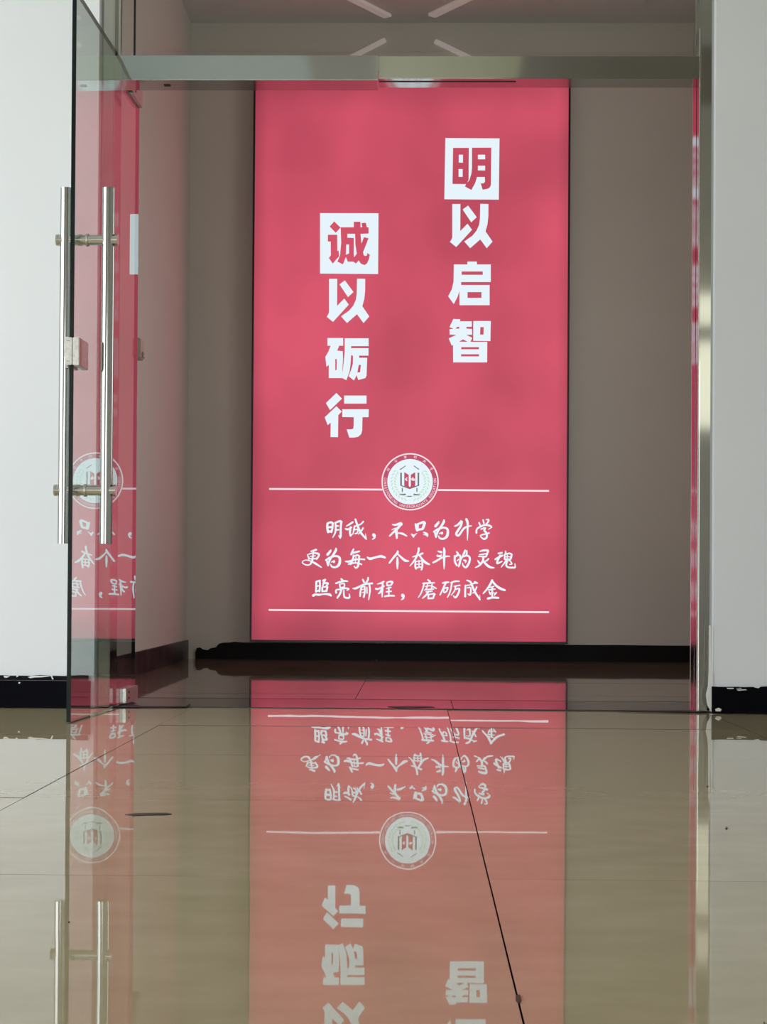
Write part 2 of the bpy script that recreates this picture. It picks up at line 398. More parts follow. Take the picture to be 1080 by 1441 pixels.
# ---------------------------------------------------------------- steel door frame
fr = empty('door_frame', (0, YF, 0)); struct(fr, 'polished steel door frame with a glazed transom around the opening', 'door frame')
def fbox(name, lo, hi, m, bev=0.002, parent=fr):
    return box(name, rel(fr, lo), rel(fr, hi), m, parent, bev)
XP = 0.872
fbox('post', (XL, YF, 0), (-0.962, YF + 0.13, ZO), M['steel'], 0.003)
fbox('post', (XP, YF, 0), (XR + 0.004, YF + 0.13, ZO), M['steel'], 0.003)
# shiny reveal strips with grooves on the right post
for k, (a, b_) in enumerate(((0.006, 0.045), (0.050, 0.085), (0.090, 0.126))):
    fbox('reveal_strip', (XP - 0.0025 - 0.001 * (k % 2), YF + a, 0), (XP, YF + b_, 2.13), M['steel_side'], 0.0)
for ya in (0.0, 0.124):
    fbox('reveal_lip', (XP - 0.0028, YF + ya, 0), (XP, YF + ya + 0.004, 2.13), M['lock_metal'], 0.0)
zt0, zt1 = atY(760, 110.5, YF).z, atY(760, 79, YF).z
xs_ = atY(533, 95, YF).x
fbox('transom', (xs_, YF, zt0), (XP, YF + 0.10, zt1), M['steel'], 0.002)
zl0 = atY(400, 112.5, YF - 0.01).z
fbox('transom_cover', (-0.962, YF - 0.008, zl0), (xs_ - 0.001, YF + 0.105, zt1), M['steel'], 0.002)
fbox('screw_cap', (atY(228, 112, YF).x, YF + 0.04, zl0 - 0.002), (atY(237, 112, YF).x, YF + 0.055, zl0), M['dark'], 0)
fbox('seal_strip', (xs_, YF + 0.03, zt0 - 0.002), (0.30, YF + 0.034, zt0), M['alu'], 0)
xj = atY(190, 40, YF + 0.05).x
fbox('transom_pane', (xj + 0.003, YF + 0.045, zt1), (XP, YF + 0.055, ZO), M['pane'], 0)
fbox('transom_pane', (-0.962, YF + 0.045, zt1), (xj - 0.003, YF + 0.055, ZO), M['pane'], 0)
fbox('pane_seal', (xj - 0.003, YF + 0.044, zt1), (xj + 0.002, YF + 0.056, ZO), M['dark'], 0)
fbox('glazing_bead', (-0.962, YF + 0.035, zt1), (-0.950, YF + 0.065, ZO), M['steel'], 0)
fbox('glazing_bead', (XP - 0.010, YF + 0.035, zt1), (XP, YF + 0.065, ZO), M['steel'], 0)

# ---------------------------------------------------------------- glass door leaf (open towards the viewer)
P0 = atZ(96.5, 1018); P0.z = 0
m_ = 0.0247
P1 = Vector((P0.x + m_ * 0.925, P0.y + 0.925, 0))
ang = math.atan2(P1.y - P0.y, P1.x - P0.x)
door = empty('door_1', (P0.x, P0.y, 0)); door.rotation_euler = (0, 0, ang)
tag(door, 'open glass door leaf with steel pull handles, edge towards the viewer', 'door'); door['kind'] = 'structure'
LEN = (P1 - P0).length; TH = 0.006; ZB, ZTOP = 0.004, 2.030
# local frame: +x from leading edge to hinge edge, -y faces the opening (camera side)
bm = bmesh.new(); bx(bm, (0, -TH, ZB), (LEN, TH, ZTOP), 0)
for f in bm.faces: f.material_index = 1 if abs(f.normal.y) < 0.5 else 0
obj('glass_panel', bm, [M['glass'], M['edge']], door)
def patch(name, z0, z1, x0):
    bm = bmesh.new()
    bx(bm, (x0, -TH - 0.010, z0), (LEN + 0.004, -TH, z1), 0.0015); bx(bm, (x0, TH, z0), (LEN + 0.004, TH + 0.010, z1), 0.0015)
    o = obj(name, bm, M['lock_metal'], door)
    bm = bmesh.new()
    for zz in (z0 + (z1 - z0) * .3, z0 + (z1 - z0) * .7):
        cyl(bm, (x0 + 0.05, -TH - 0.0115, zz), (x0 + 0.05, -TH - 0.009, zz), 0.004, 12)
    obj('screw', bm, M['dark'], o)
patch('bottom_patch', 0.006, 0.052, LEN - 0.20)
patch('top_patch', 1.960, 2.033, LEN - 0.165)
bm = bmesh.new(); bx(bm, (LEN - 0.16, -0.016, 2.030), (LEN - 0.05, 0.016, 2.041), 0.001); obj('pivot_block', bm, M['dark'], door)
# pull handles
def loc(px, py):  # height of a pixel at the leading edge
    return atY(px, py, P0.y + 0.045).z
HXo = 0.045
yl, yr = 0.028, -0.090       # outer tube (left of the glass) and inner tube
R = 0.0175
z_top, z_bot = loc(88, 265), loc(84, 765); zs = (loc(118, 338), loc(112, 690))
ph = empty('pull_handle', (0, 0, 0)); ph.parent = door
for yy in (yl, yr):
    bm = bmesh.new(); cyl(bm, (HXo, yy, z_bot), (HXo, yy, z_top), R, 40)
    t = obj('tube', bm, M['tube_steel'], ph, True)
    t.data.set_sharp_from_angle(angle=math.radians(20))
def axis_smooth(o, ax):
    o.data.shade_smooth(); o.data.set_sharp_from_angle(angle=math.radians(20))
for z in zs:
    bm = bmesh.new()
    cyl(bm, (HXo, yl + 0.026, z), (HXo, yr - 0.026, z), 0.0145, 40)
    cyl(bm, (HXo, yl + 0.0275, z), (HXo, yl + 0.021, z), 0.0165, 40)
    cyl(bm, (HXo, yr - 0.0275, z), (HXo, yr - 0.021, z), 0.0165, 40)
    cyl(bm, (HXo, -TH - 0.010, z), (HXo, -TH, z), 0.0165, 40)
    cyl(bm, (HXo, TH + 0.006, z), (HXo, TH, z), 0.0165, 40)
    t = obj('standoff', bm, M['rod_steel'], ph); axis_smooth(t, 1)
    bm = bmesh.new(); cyl(bm, (HXo, -TH - 0.029, z), (HXo, -TH - 0.023, z), 0.0178, 40)
    t = obj('collar_ring', bm, M['lock_metal'], ph); axis_smooth(t, 1)
# lock clamped on the edge
lk = empty('lock', (0, 0, 0)); lk.parent = door
zl, zh = loc(103, 517), loc(103, 479)
box('lock_case', (-0.012, -0.0235, zl - 0.001), (0.105, -TH, zh + 0.001), M['lock_metal'], lk, 0.0015)
box('lock_case', (-0.012, TH, zl - 0.002), (0.105, 0.016, zh + 0.002), M['lock_metal'], lk, 0.0015)
box('face_plate', (-0.014, -0.004, zl), (-0.001, 0.016, zh), M['lock_metal'], lk, 0.001)
box('face_plate', (-0.0135, -0.0225, zl), (-0.002, -0.0055, zh), M['lock_metal'], lk, 0.001)
for z in (zl + 0.010, zh - 0.010):
    bm = bmesh.new(); cyl(bm, (-0.0155, 0.006, z), (-0.013, 0.006, z), 0.0042, 20)
    bm2 = obj('screw', bm, M['lock_metal'], lk)
    box('screw_slot', (-0.0160, 0.0025, z - 0.0006), (-0.0150, 0.0095, z + 0.0006), M['dark'], lk)
bm = bmesh.new(); cyl(bm, (0.03, 0.016, (zl + zh) / 2), (0.03, 0.024, (zl + zh) / 2), 0.016, 28, 0.002); obj('turn_knob', bm, M['lock_metal'], lk)

# ---------------------------------------------------------------- light box with its print
lb = empty('light_box', (0, YB, 0)); tag(lb, 'tall red backlit light box with white Chinese slogans on the lobby back wall', 'light box')
c00, c10 = atY(351.5, 902.5, YB), atY(799.5, 906.5, YB); top = atY(580, 100, YB)
x0, x1, z0, z1 = c00.x, c10.x, 0.5 * (c00.z + c10.z), top.z
print('lightbox', x0, x1, z0, z1)
e = 0.010
bm = bmesh.new()
for lo, hi in (((x0, YB - .004, z0), (x0 + e, YW, z1)), ((x1 - e, YB - .004, z0), (x1, YW, z1)),
               ((x0 + e, YB - .004, z0), (x1 - e, YW, z0 + e)), ((x0 + e, YB - .004, z1 - e), (x1 - e, YW, z1))):
    bx(bm, rel(lb, lo), rel(lb, hi), 0.0)
obj('frame', bm, M['alu'], lb)
face = box('printed_face', rel(lb, (x0 + e, YB, z0 + e)), rel(lb, (x1 - e, YB + 0.006, z1 - e)), M['red'], lb)
def mark(name, layers, smooth=False):
    """flat print: layers = [(material, [polygons in photo pixels]), ...], each a hair in front of the last"""
    verts, faces, mi, mats = [], [], [], []
    for k, (m, polys) in enumerate(layers):
        mats.append(m); Y = YB - 0.0008 * (k + 1)
        for p in polys:
            b = len(verts)
            for x, y in p:
                q = atY(x, y, YB); verts.append((q.x, Y - YB, q.z))
            faces.append(list(range(b, b + len(p)))); mi.append(k)
    me = bpy.data.meshes.new(name); me.from_pydata(verts, [], faces)
    for m in mats: me.materials.append(m)
    me.polygons.foreach_set('material_index', mi)
    o = link(name, me, face)
    return o
def sc(ox, oy, s, pts): return [(ox + x / s, oy + y / s) for x, y in pts]
def rect(a, b, c, d): return [(a, b), (c, b), (c, d), (a, d)]

YI = [[(180,100),(335,100),(332,615),(470,475),(555,590),(255,918),(135,820),(165,775),(180,730)],
      [(378,205),(480,130),(645,350),(540,448)],
      [(712,97),(867,100),(865,330),(850,480),(812,620),(945,815),(835,940),(712,772),(520,940),(408,812),(560,705),(640,610),(690,500),(707,380)]]
mark('character', [(M['white'], [sc(450, 385, 13.5, p) for p in YI])])
mark('character', [(M['white'], [sc(451.5 + 172, 279.7, 13.5, p) for p in YI])])
mark('character', [(M['white'], [sc(450, 465, 13.5, p) for p in (
        [(150,145),(448,145),(448,290),(372,290),(335,385),(440,395),(445,560),(432,770),(440,905),(175,905),(175,655),(130,690),(110,500),(165,410),(210,290),(150,290)],
        [(478,150),(932,150),(932,298),(600,298),(598,480),(592,600),(570,780),(510,945),(430,905),(437,780),(460,600),(478,400)],
        [(600,338),(930,338),(930,478),(752,478),(752,520),(905,520),(892,860),(870,905),(735,942),(705,850),(655,950),(550,870),(590,780),(632,640),(636,480),(600,470)])]),
    (M['red'], [sc(450, 465, 13.5, p) for p in ([(298,545),(328,545),(325,755),(298,755)], [(745,655),(785,655),(770,795),(718,800)])])])
mark('character', [(M['white'], [sc(450, 545, 13.5, p) for p in (
        [(320,108),(425,215),(200,435),(120,300)],
        [(320,360),(420,460),(355,530),(350,948),(208,945),(212,670),(155,720),(97,570)],
        rect(467,158,892,310),
        [(432,418),(935,418),(930,568),(815,568),(810,820),(790,890),(735,940),(660,955),(565,955),(515,800),(600,800),(640,785),(648,740),(650,568),(432,565)])])])
mark('character', [(M['white'], [sc(622, 360, 13.5, p) for p in (
        [(230,165),(487,165),(487,110),(665,110),(672,165),(932,165),(932,498),(370,498),(368,555),(910,555),(910,938),(338,938),(335,670),(300,780),(230,918),(122,770),(190,640),(225,490)],)]),
    (M['red'], [sc(622, 360, 13.5, p) for p in (rect(378,298,780,362), rect(490,690,755,800))])])
mark('character', [(M['white'], [sc(622, 440, 13.5, p) for p in (
        [(220,120),(350,125),(350,165),(570,165),(572,268),(475,270),(462,288),(480,305),(575,310),(578,420),(460,418),(580,478),(545,555),(865,555),(862,945),(218,945),(215,610),(190,628),(132,490),(280,420),(150,415),(148,315),(230,305),(148,275)],
        [(600,160),(932,160),(925,540),(600,535)])]),
    (M['red'], [sc(622, 440, 13.5, p) for p in ([(262,305),(295,270),(335,270),(332,305)], [(330,552),(405,508),(495,555)],
        rect(370,655,708,697), rect(367,790,708,832), [(733,275),(798,275),(793,418),(728,418)])])])
mark('character', [(M['white'], [sc(620, 190, 12, [(85,52),(1000,58),(988,1092),(68,1085)])]),
    (M['red'], [sc(620, 190, 12, p) for p in ([(215,218),(482,218),(478,760),(440,830),(205,828)],
        [(535,215),(862,215),(855,840),(840,880),(805,908),(715,925),(682,820),(735,815),(755,790),(752,710),(620,710),(590,810),(525,930),(415,870),(440,820),(490,765),(525,650),(535,560)])]),
    (M['white'], [sc(620, 190, 12, p) for p in (rect(312,335,382,468), rect(309,577,377,708), rect(635,335,757,412), rect(635,520,757,600))])])
mark('character', [(M['white'], [sc(450, 295, 12, [(8,60),(995,62),(988,1088),(8,1080)])]),
    (M['red'], [sc(450, 295, 12, p) for p in ([(248,200),(355,305),(272,392),(170,285)],
        [(140,425),(298,425),(300,700),(322,690),(330,790),(222,912),(158,820),(190,770),(188,540),(140,540)],
        [(355,300),(578,298),(578,205),(690,205),(692,298),(720,298),(708,228),(780,222),(800,298),(828,302),(828,405),(692,410),(708,575),(750,465),(828,485),(735,720),(745,770),(780,785),(805,765),(805,730),(850,765),(830,850),(800,910),(760,938),(700,915),(660,860),(615,912),(570,880),(475,880),(445,800),(395,925),(300,880),(345,775),(365,560)])]),
    (M['white'], [sc(450, 295, 12, p) for p in ([(470,410),(600,410),(605,590),(628,745),(585,805),(578,745),(580,480),(470,475)], [(450,590),(498,590),(498,740),(445,765)])])])

# rules
def rule(a, b, c, d, w): mark('rule_line', [(M['pink_white'], [[(a, b - w), (c, d - w), (c, d + w), (a, b + w)]])])
rule(379, 688, 538.5, 689, 1.25); rule(616.5, 689.6, 773, 690.8, 1.25); rule(378.5, 858.3, 773, 861.5, 1.25)

# brush lettering: every stroke is (x, y, width) points in crop coordinates, 12 per pixel
def ribbon(st):
    P = [Vector((x, y)) for x, y, w in st]; Wd = [w * 0.5 for x, y, w in st]
    if len(P) > 2:  # smooth the centre line
        Q, V = [], []
        for i in range(len(P) - 1):
            p0, p1, p2, p3 = P[max(i - 1, 0)], P[i], P[i + 1], P[min(i + 2, len(P) - 1)]
            for t in (0, .33, .67):
                Q.append(0.5 * ((2 * p1) + (p2 - p0) * t + (2 * p0 - 5 * p1 + 4 * p2 - p3) * t * t + (3 * p1 - p0 - 3 * p2 + p3) * t ** 3))
                V.append(Wd[i] * (1 - t) + Wd[i + 1] * t)
        P, Wd = Q + [P[-1]], V + [Wd[-1]]
    polys = []
    for i in range(len(P) - 1):
        d = P[i + 1] - P[i]
        if d.length < 1e-6: continue
        d.normalize(); n = Vector((-d.y, d.x))
        polys.append([P[i] + n * Wd[i], P[i + 1] + n * Wd[i + 1], P[i + 1] - n * Wd[i + 1], P[i] - n * Wd[i]])
    for p, w in zip(P, Wd):
        if w > 2: polys.append([p + Vector((math.cos(a), math.sin(a))) * w for a in (k * math.tau / 8 + .3 for k in range(8))])
    return [[(q.x, q.y) for q in p] for p in polys]
def brush(ox, oy, strokes, s=12.0, thin=1.0, name='brush_character', m=None):
    polys = []
    for st in strokes:
        for p in ribbon([(x, y, w * thin) for x, y, w in st]): polys.append(sc(ox, oy, s, p))
    return mark(name, [(m or M['white'], polys)])
G = {}
G['ming'] = [[(135,140,35),(128,200,38),(145,285,40)],[(135,135,30),(190,120,36),(225,135,34)],[(222,135,34),(217,215,34),(200,285,34)],
    [(145,205,34),(205,200,34)],[(145,275,40),(200,275,38)],
    [(268,130,30),(272,220,32),(262,300,30),(222,378,14)],[(262,130,30),(345,100,36),(375,115,30)],[(366,110,36),(358,220,34),(356,340,38),(350,388,22)],
    [(270,180,28),(318,182,26)],[(275,250,28),(322,245,26)],[(320,345,12),(350,378,34)]]
G['cheng'] = [[(450,185,14),(500,158,32),(560,118,32)],[(440,228,28),(475,240,34),(540,205,26)],[(525,205,36),(512,290,36),(525,348,32)],[(525,345,25),(565,310,12)],
    [(590,185,26),(580,250,30),(562,322,14)],[(590,190,26),(690,155,26),(738,108,28)],[(605,70,30),(640,170,36),(690,285,38),(788,402,28)],
    [(786,400,26),(776,312,8)],[(735,215,26),(710,258,28),(660,318,20)],[(595,245,24),(642,240,22),(636,300,26),(600,312,20)]]
G['comma'] = [[(915,332,56),(918,338,60)],[(930,345,44),(924,385,32),(888,410,10)]]
G['bu'] = [[(210,155,18),(260,165,34),(350,138,46),(362,160,38)],[(352,160,40),(290,230,42),(225,290,34),(165,350,26)],[(275,230,44),(280,310,46),(285,385,32)],
    [(310,300,20),(380,312,38),(450,350,24)],[(200,245,12),(250,225,22)]]
G['zhi'] = [[(600,150,28),(615,215,38),(630,260,34)],[(600,165,22),(680,135,36),(740,118,42),(762,138,36)],[(752,140,44),(735,200,46),(715,235,36)],[(625,250,40),(725,232,36)],
    [(640,170,34),(640,215,34)],[(535,320,24),(565,350,42),(566,372,18)],[(565,350,34),(625,305,8)],[(740,290,24),(795,320,42),(800,360,18)],[(728,325,8),(795,340,24)]]
G['wei'] = [[(495,185,46),(540,130,40),(552,105,14)],[(635,75,16),(636,110,42),(590,190,38),(535,265,40),(505,375,20)],
    [(465,280,28),(530,240,36),(620,210,32),(690,228,38),(703,290,44),(685,360,46),(630,398,34),(570,390,32),(545,350,18)],
    [(560,312,16),(605,298,40),(602,322,18)],[(480,270,30),(492,330,30),(500,375,18)]]
G['sheng'] = [[(245,185,24),(290,165,34),(340,120,40),(350,90,18)],[(365,110,34),(345,185,36),(290,270,40),(268,320,38),(305,345,36),(350,290,34),(400,222,34),(465,190,28),(525,180,18)],
    [(440,70,42),(462,130,40),(460,280,30),(458,425,10)]]
G['xue'] = [[(655,128,28),(678,180,28)],[(722,80,26),(738,140,26)],[(775,75,22),(808,75,30),(815,100,28),(765,165,26)],
    [(610,298,32),(618,235,28),(680,192,34),(760,165,30),(840,180,34),(865,205,20),(812,238,12)],
    [(690,235,26),(760,215,28),(742,258,34),(778,300,34),(785,370,34),(742,402,34),(690,372,22),(682,340,20),(745,322,28),(820,302,32)]]
G['geng'] = [[(215,130,22),(300,105,38)],[(155,185,18),(182,255,34)],[(180,178,22),(250,158,24),(340,172,34),(345,205,32),(310,260,32)],[(205,215,18),(290,205,16)],[(200,258,24),(310,252,26)],
    [(258,130,24),(247,220,30),(235,290,34),(200,350,26),(140,362,22),(82,335,20),(70,308,18),(120,278,14),(200,292,22),(290,335,38),(390,400,20)]]
G['mei'] = [[(895,180,34),(915,135,34),(935,92,24)],[(900,160,26),(960,148,34),(1032,130,26)],[(935,200,32),(925,260,32),(885,345,36)],[(935,215,24),(1000,195,28),(1035,215,28)],
    [(1030,215,28),(1022,300,32),(1005,385,36),(970,412,24),(945,382,18)],[(800,300,24),(860,302,38),(950,272,30),(1050,262,26),(1118,268,28)],[(850,345,28),(930,328,26),(1000,328,24),(1068,350,26)],[(975,225,16),(965,330,16)]]
G['yi'] = [[(148,230,24),(195,256,44),(300,228,36),(380,214,44),(445,235,34)]]
G['ge'] = [[(660,125,24),(655,158,42),(600,222,36),(520,325,28)],[(665,180,22),(720,232,34),(785,285,44),(845,295,22)],[(655,240,28),(655,330,42),(655,425,20)]]
G['fen'] = [[(175,80,36),(170,130,32),(142,210,34),(100,290,32),(25,378,14)],[(70,225,16),(140,205,30),(240,165,32)],[(185,190,28),(230,260,36),(290,320,44),(355,350,26)],
    [(122,300,24),(115,380,32),(130,425,30)],[(130,300,20),(235,290,22)],[(235,290,24),(237,370,32),(222,440,28)],[(125,352,20),(230,342,18)],[(125,412,28),(200,395,24),(230,408,22)],[(180,285,20),(180,400,22)]]
G['dou'] = [[(505,130,26),(558,145,38)],[(490,205,34),(540,212,36),(560,190,18)],[(415,320,26),(470,295,34),(560,240,32),(640,215,28),(700,215,16)],[(600,75,24),(608,120,42),(605,230,40),(605,360,30),(603,435,8)]]
G['de'] = [[(815,140,24),(838,170,34),(800,218,24)],[(785,210,34),(785,300,34),(820,368,32)],[(800,218,26),(860,192,28),(880,232,34),(870,320,36),(850,385,28)],[(825,290,20),(852,262,18)],
    [(958,112,26),(945,155,38),(915,215,30),(885,280,18)],[(985,122,28),(985,180,28),(955,215,24)],[(930,220,26),(990,202,32),(1035,232,34),(1034,300,36),(1000,370,38),(968,403,34),(925,370,26),(915,330,18)],[(938,280,26),(970,290,34),(964,320,18)]]
G['ling'] = [[(310,130,22),(370,115,34),(440,115,36),(440,145,32),(420,198,32)],[(300,188,18),(360,180,26),(420,168,18)],[(285,215,20),(400,220,28),(420,205,26)],[(275,290,26),(302,328,34)],[(455,255,26),(422,288,28),(385,300,12)],
    [(365,220,36),(360,290,36),(300,368,32),(230,405,14)],[(370,300,32),(430,365,42),(490,400,38),(550,408,18)]]
G['hun'] = [[(620,165,26),(680,155,32)],[(570,265,32),(620,235,34),(690,200,30)],[(650,200,34),(600,308,34),(612,332,32),(682,300,22)],[(740,125,18),(745,160,30),(722,195,24)],[(730,190,24),(727,262,30)],
    [(740,180,24),(810,165,28),(850,185,28)],[(845,185,28),(832,250,32),(800,285,26)],[(735,222,18),(830,222,18)],[(735,265,24),(820,260,24)],[(772,180,16),(768,260,18)],[(760,270,32),(722,330,28),(670,395,16)],
    [(775,290,26),(752,365,32),(790,400,32),(870,405,32),(905,398,28),(900,335,12)],[(820,290,22),(850,342,24),(812,350,18)]]
G['zhao'] = [[(125,130,34),(123,220,34),(120,298,32)],[(125,125,30),(185,110,36)],[(183,115,32),(187,200,32),(177,290,34)],[(130,202,24),(180,195,24)],[(130,285,30),(180,280,30)],
    [(240,110,34),(275,95,36)],[(240,150,26),(305,150,36),(320,165,32),(292,198,26)],[(265,110,34),(235,195,26)],[(225,225,30),(225,290,32)],[(235,218,22),(312,212,30)],[(314,215,32),(297,275,34)],[(230,290,28),(300,285,30)],
    [(75,360,46),(110,342,34),(170,348,38),(230,338,26),(290,335,32),(350,345,44),(375,365,28)]]
G['liang'] = [[(545,80,28),(575,110,36)],[(455,155,26),(530,130,36),(600,115,34),(655,120,22)],[(520,172,24),(527,225,26)],[(530,168,20),(590,158,24),(602,190,24),(587,220,20)],[(530,228,22),(600,218,24)],
    [(460,312,36),(462,265,24),(540,255,28),(620,238,28),(670,250,32),(640,275,14)],[(545,275,32),(525,330,34),(480,400,28)],[(590,275,24),(590,340,28),(602,388,32),(650,402,32),(685,390,32),(680,330,12)]]
G['qian'] = [[(190,90,28),(212,135,32)],[(280,60,28),(275,100,32),(235,160,28)],[(25,240,20),(70,240,38),(150,202,34),(230,168,30),(350,155,32)],[(172,205,28),(152,290,32),(145,370,28)],[(180,215,22),(225,205,22)],
    [(222,212,24),(227,290,28),(207,385,32)],[(170,262,16),(220,252,16)],[(185,312,16),(212,300,16)],[(258,222,22),(262,320,22)],[(302,182,30),(310,280,32),(290,430,18)]]
G['cheng2'] = [[(435,165,14),(500,150,32),(545,125,28)],[(410,245,32),(450,250,32),(530,212,28),(555,200,18)],[(527,160,32),(520,270,34),(515,385,18)],[(515,240,28),(482,308,32),(455,325,22)],
    [(597,140,24),(602,190,26)],[(600,140,24),(660,125,34),(693,137,32),(665,185,28)],[(600,192,26),(660,187,24)],[(595,242,22),(665,224,24)],[(585,298,24),(670,288,26)],[(632,220,26),(627,370,28)],[(560,375,28),(640,362,32),(720,365,28)]]
G['mo'] = [[(330,95,26),(365,125,34)],[(245,155,24),(340,150,32),(440,145,22)],[(265,165,28),(245,240,26),(210,330,24),(165,395,12)],[(290,208,20),(350,195,22)],[(322,172,20),(312,230,22),(275,270,18)],[(400,172,22),(392,245,24)],[(365,195,20),(420,212,24),(470,240,22)],
    [(300,262,24),(370,255,26),(430,250,18)],[(300,300,22),(400,285,26)],[(340,295,30),(300,352,32),(240,405,22)],[(338,345,26),(338,410,28)],[(345,345,22),(430,328,28),(448,342,28)],[(437,345,32),(420,400,30)],[(335,410,28),(420,405,30)]]
G['li'] = [[(580,150,26),(630,140,34),(680,135,24)],[(630,150,34),(590,240,32),(535,350,22)],[(597,255,26),(602,308,24)],[(602,238,24),(665,228,28)],[(667,232,26),(645,290,26),(612,310,24)],
    [(715,145,22),(790,120,32),(860,120,22)],[(737,140,28),(717,250,28),(692,330,24),(660,390,18)],[(772,205,20),(870,187,26)],[(800,205,26),(780,280,24),(722,355,14)],[(800,258,20),(855,242,32),(858,290,32),(820,370,34),(790,393,34),(758,362,12)]]
G['cheng3'] = [[(245,190,28),(240,290,32),(240,375,36)],[(260,192,22),(330,180,22),(400,150,26),(445,150,26)],[(270,105,24),(330,130,34),(368,220,36),(410,310,38),(490,430,24)],[(486,430,24),(486,350,8)],[(400,130,28),(442,150,30)],
    [(275,232,20),(330,228,24),(335,300,30),(320,350,34),(282,330,12)],[(435,215,24),(402,290,26),(370,320,16)]]
G['jin'] = [[(695,105,38),(670,160,38),(620,240,34),(545,325,22)],[(700,120,34),(760,190,38),(830,240,44),(910,270,34)],[(660,222,22),(722,207,24)],[(640,268,26),(700,255,26),(750,252,18)],[(697,220,30),(697,390,30)],
    [(645,295,22),(665,340,24)],[(768,310,24),(735,352,24)],[(650,318,20),(740,318,18)],[(625,412,40),(700,395,34),(800,400,34)]]
for ox, oy, k in ((450,725,'ming'),(450,725,'cheng'),(450,725,'comma'),(535,725,'bu'),(535,725,'zhi'),(572,725,'wei'),(620,725,'sheng'),(620,725,'xue'),
                  (420,765,'geng'),(420,765,'wei'),(420,765,'mei'),(505,765,'yi'),(505,765,'ge'),(575,765,'fen'),(575,765,'dou'),(575,765,'de'),(650,765,'ling'),(650,765,'hun'),
                  (435,808,'zhao'),(435,808,'liang'),(495,808,'qian'),(495,808,'cheng2'),(490.7,810,'comma'),(575,808,'mo'),(575,808,'li'),(635,808,'cheng3'),(635,808,'jin')):
    brush(ox, oy, G[k])

# emblem
ex, ey = 577.4, 678.0
def disc(r, n=64): return [(ex + r * math.cos(k * math.tau / n), ey + r * math.sin(k * math.tau / n)) for k in range(n)]
e9 = lambda pts: sc(520, 620, 9, pts)
def leaf(cx, cy, a, l, w):
    return [(ex + cx + math.cos(a) * u * l - math.sin(a) * v * w, ey + cy + math.sin(a) * u * l + math.cos(a) * v * w) for u, v in ((-1, 0), (-.4, .8), (.3, .7), (1, 0), (.3, -.7), (-.4, -.8))]
leaves = []
for s in (-1, 1):
    for k in range(11):
        t = math.radians(-35 + k * 11)
        for rr, tw in ((21.5, .7), (26.0, -.6)):
            x, y = math.cos(t) * rr, math.sin(t) * rr
            leaves.append(leaf(s * x, y, (t - 1.57 + tw) if s > 0 else (math.pi - t + 1.57 - tw), 3.0, 1.2))
ems = []
em_top = [e9(p) for p in ([(392,405),(413,408),(413,575),(392,570)], [(612,408),(632,405),(632,570),(612,575)], [(392,560),(512,600),(632,560),(632,572),(512,616),(392,572)],
                          [(412,600),(426,600),(424,655),(412,650)], [(596,600),(610,600),(610,650),(598,655)], [(380,680),(460,672),(465,692),(385,690)], [(560,672),(645,684),(640,694),(560,692)],
                          [(385,365),(460,315),(462,325),(392,375)], [(565,315),(632,360),(628,372),(562,325)], [(480,700),(540,700),(535,712),(485,712)])]
book = [e9(p) for p in ([(443,400),(500,435),(500,575),(512,590),(512,610),(443,575)], [(582,400),(526,435),(526,575),(512,590),(512,610),(582,575)])]
wht = [e9(p) for p in ([(448,485),(470,478),(482,500),(478,515),(460,505)], [(525,480),(560,475),(578,490),(575,510),(540,508)], [(466,470),(482,466),(484,480),(468,482)], [(545,462),(555,462),(556,478),(546,478)])]
mark('emblem', [(M['pink_white'], [disc(40.3)]), (M['ring_red'], [disc(38.4)]), (M['white'], [disc(32.0)]),
                (M['em_green'], leaves), (M['em_dark'], em_top), (M['ring_red'], book), (M['pink_white'], wht)])
# six small characters over the top of the ring
TOPC = [[[(20,30,9),(45,28,9),(30,60,9),(12,80,8)],[(20,45,8),(45,75,8)],[(52,38,8),(90,36,8)],[(78,15,9),(78,80,10),(66,84,7)],[(58,55,8),(66,64,8)]],
        [[(25,28,9),(28,75,9)],[(25,28,9),(75,26,9),(72,75,9)],[(28,73,9),(72,73,9)]],
        [[(12,32,9),(88,30,9)],[(50,10,10),(50,92,10)],[(48,35,8),(15,72,8)],[(52,35,8),(86,70,9)],[(32,70,8),(68,70,8)]],
        [[(20,18,8),(40,14,8)],[(10,36,8),(46,34,8)],[(29,16,8),(29,86,9)],[(28,42,7),(10,62,7)],[(60,22,8),(66,30,8)],[(58,42,8),(64,50,8)],[(52,66,8),(92,58,8)],[(78,12,9),(78,90,9)]],
        [[(14,38,9),(86,34,9)],[(50,12,10),(46,50,10),(16,84,9)],[(52,45,10),(86,82,10)]]]
for k, g in enumerate(TOPC + [None]):
    a = math.radians((-151, -124.5, -101, -78, -55, -31)[k]); rr = 35.2
    cxx, cyy = ex + math.cos(a) * rr, ey + math.sin(a) * rr; ro = a + math.pi / 2
    if g is None: st = [[((x - 740) * 0.27 + 50, (y - 240) * 0.27 + 50, w * 0.24) for x, y, w in s] for s in G['xue']]
    else: st = g
    polys = []
    for s_ in st:
        for p in ribbon(s_):
            q = []
            for x, y in p:
                u, v = (x - 50) * 0.052, (y - 50) * 0.052
                q.append((cxx + u * math.cos(ro) - v * math.sin(ro), cyy + u * math.sin(ro) + v * math.cos(ro)))
            polys.append(q)
    o = mark('emblem_lettering', [(M['pink_white'], polys)]); o.location.y -= 0.0040
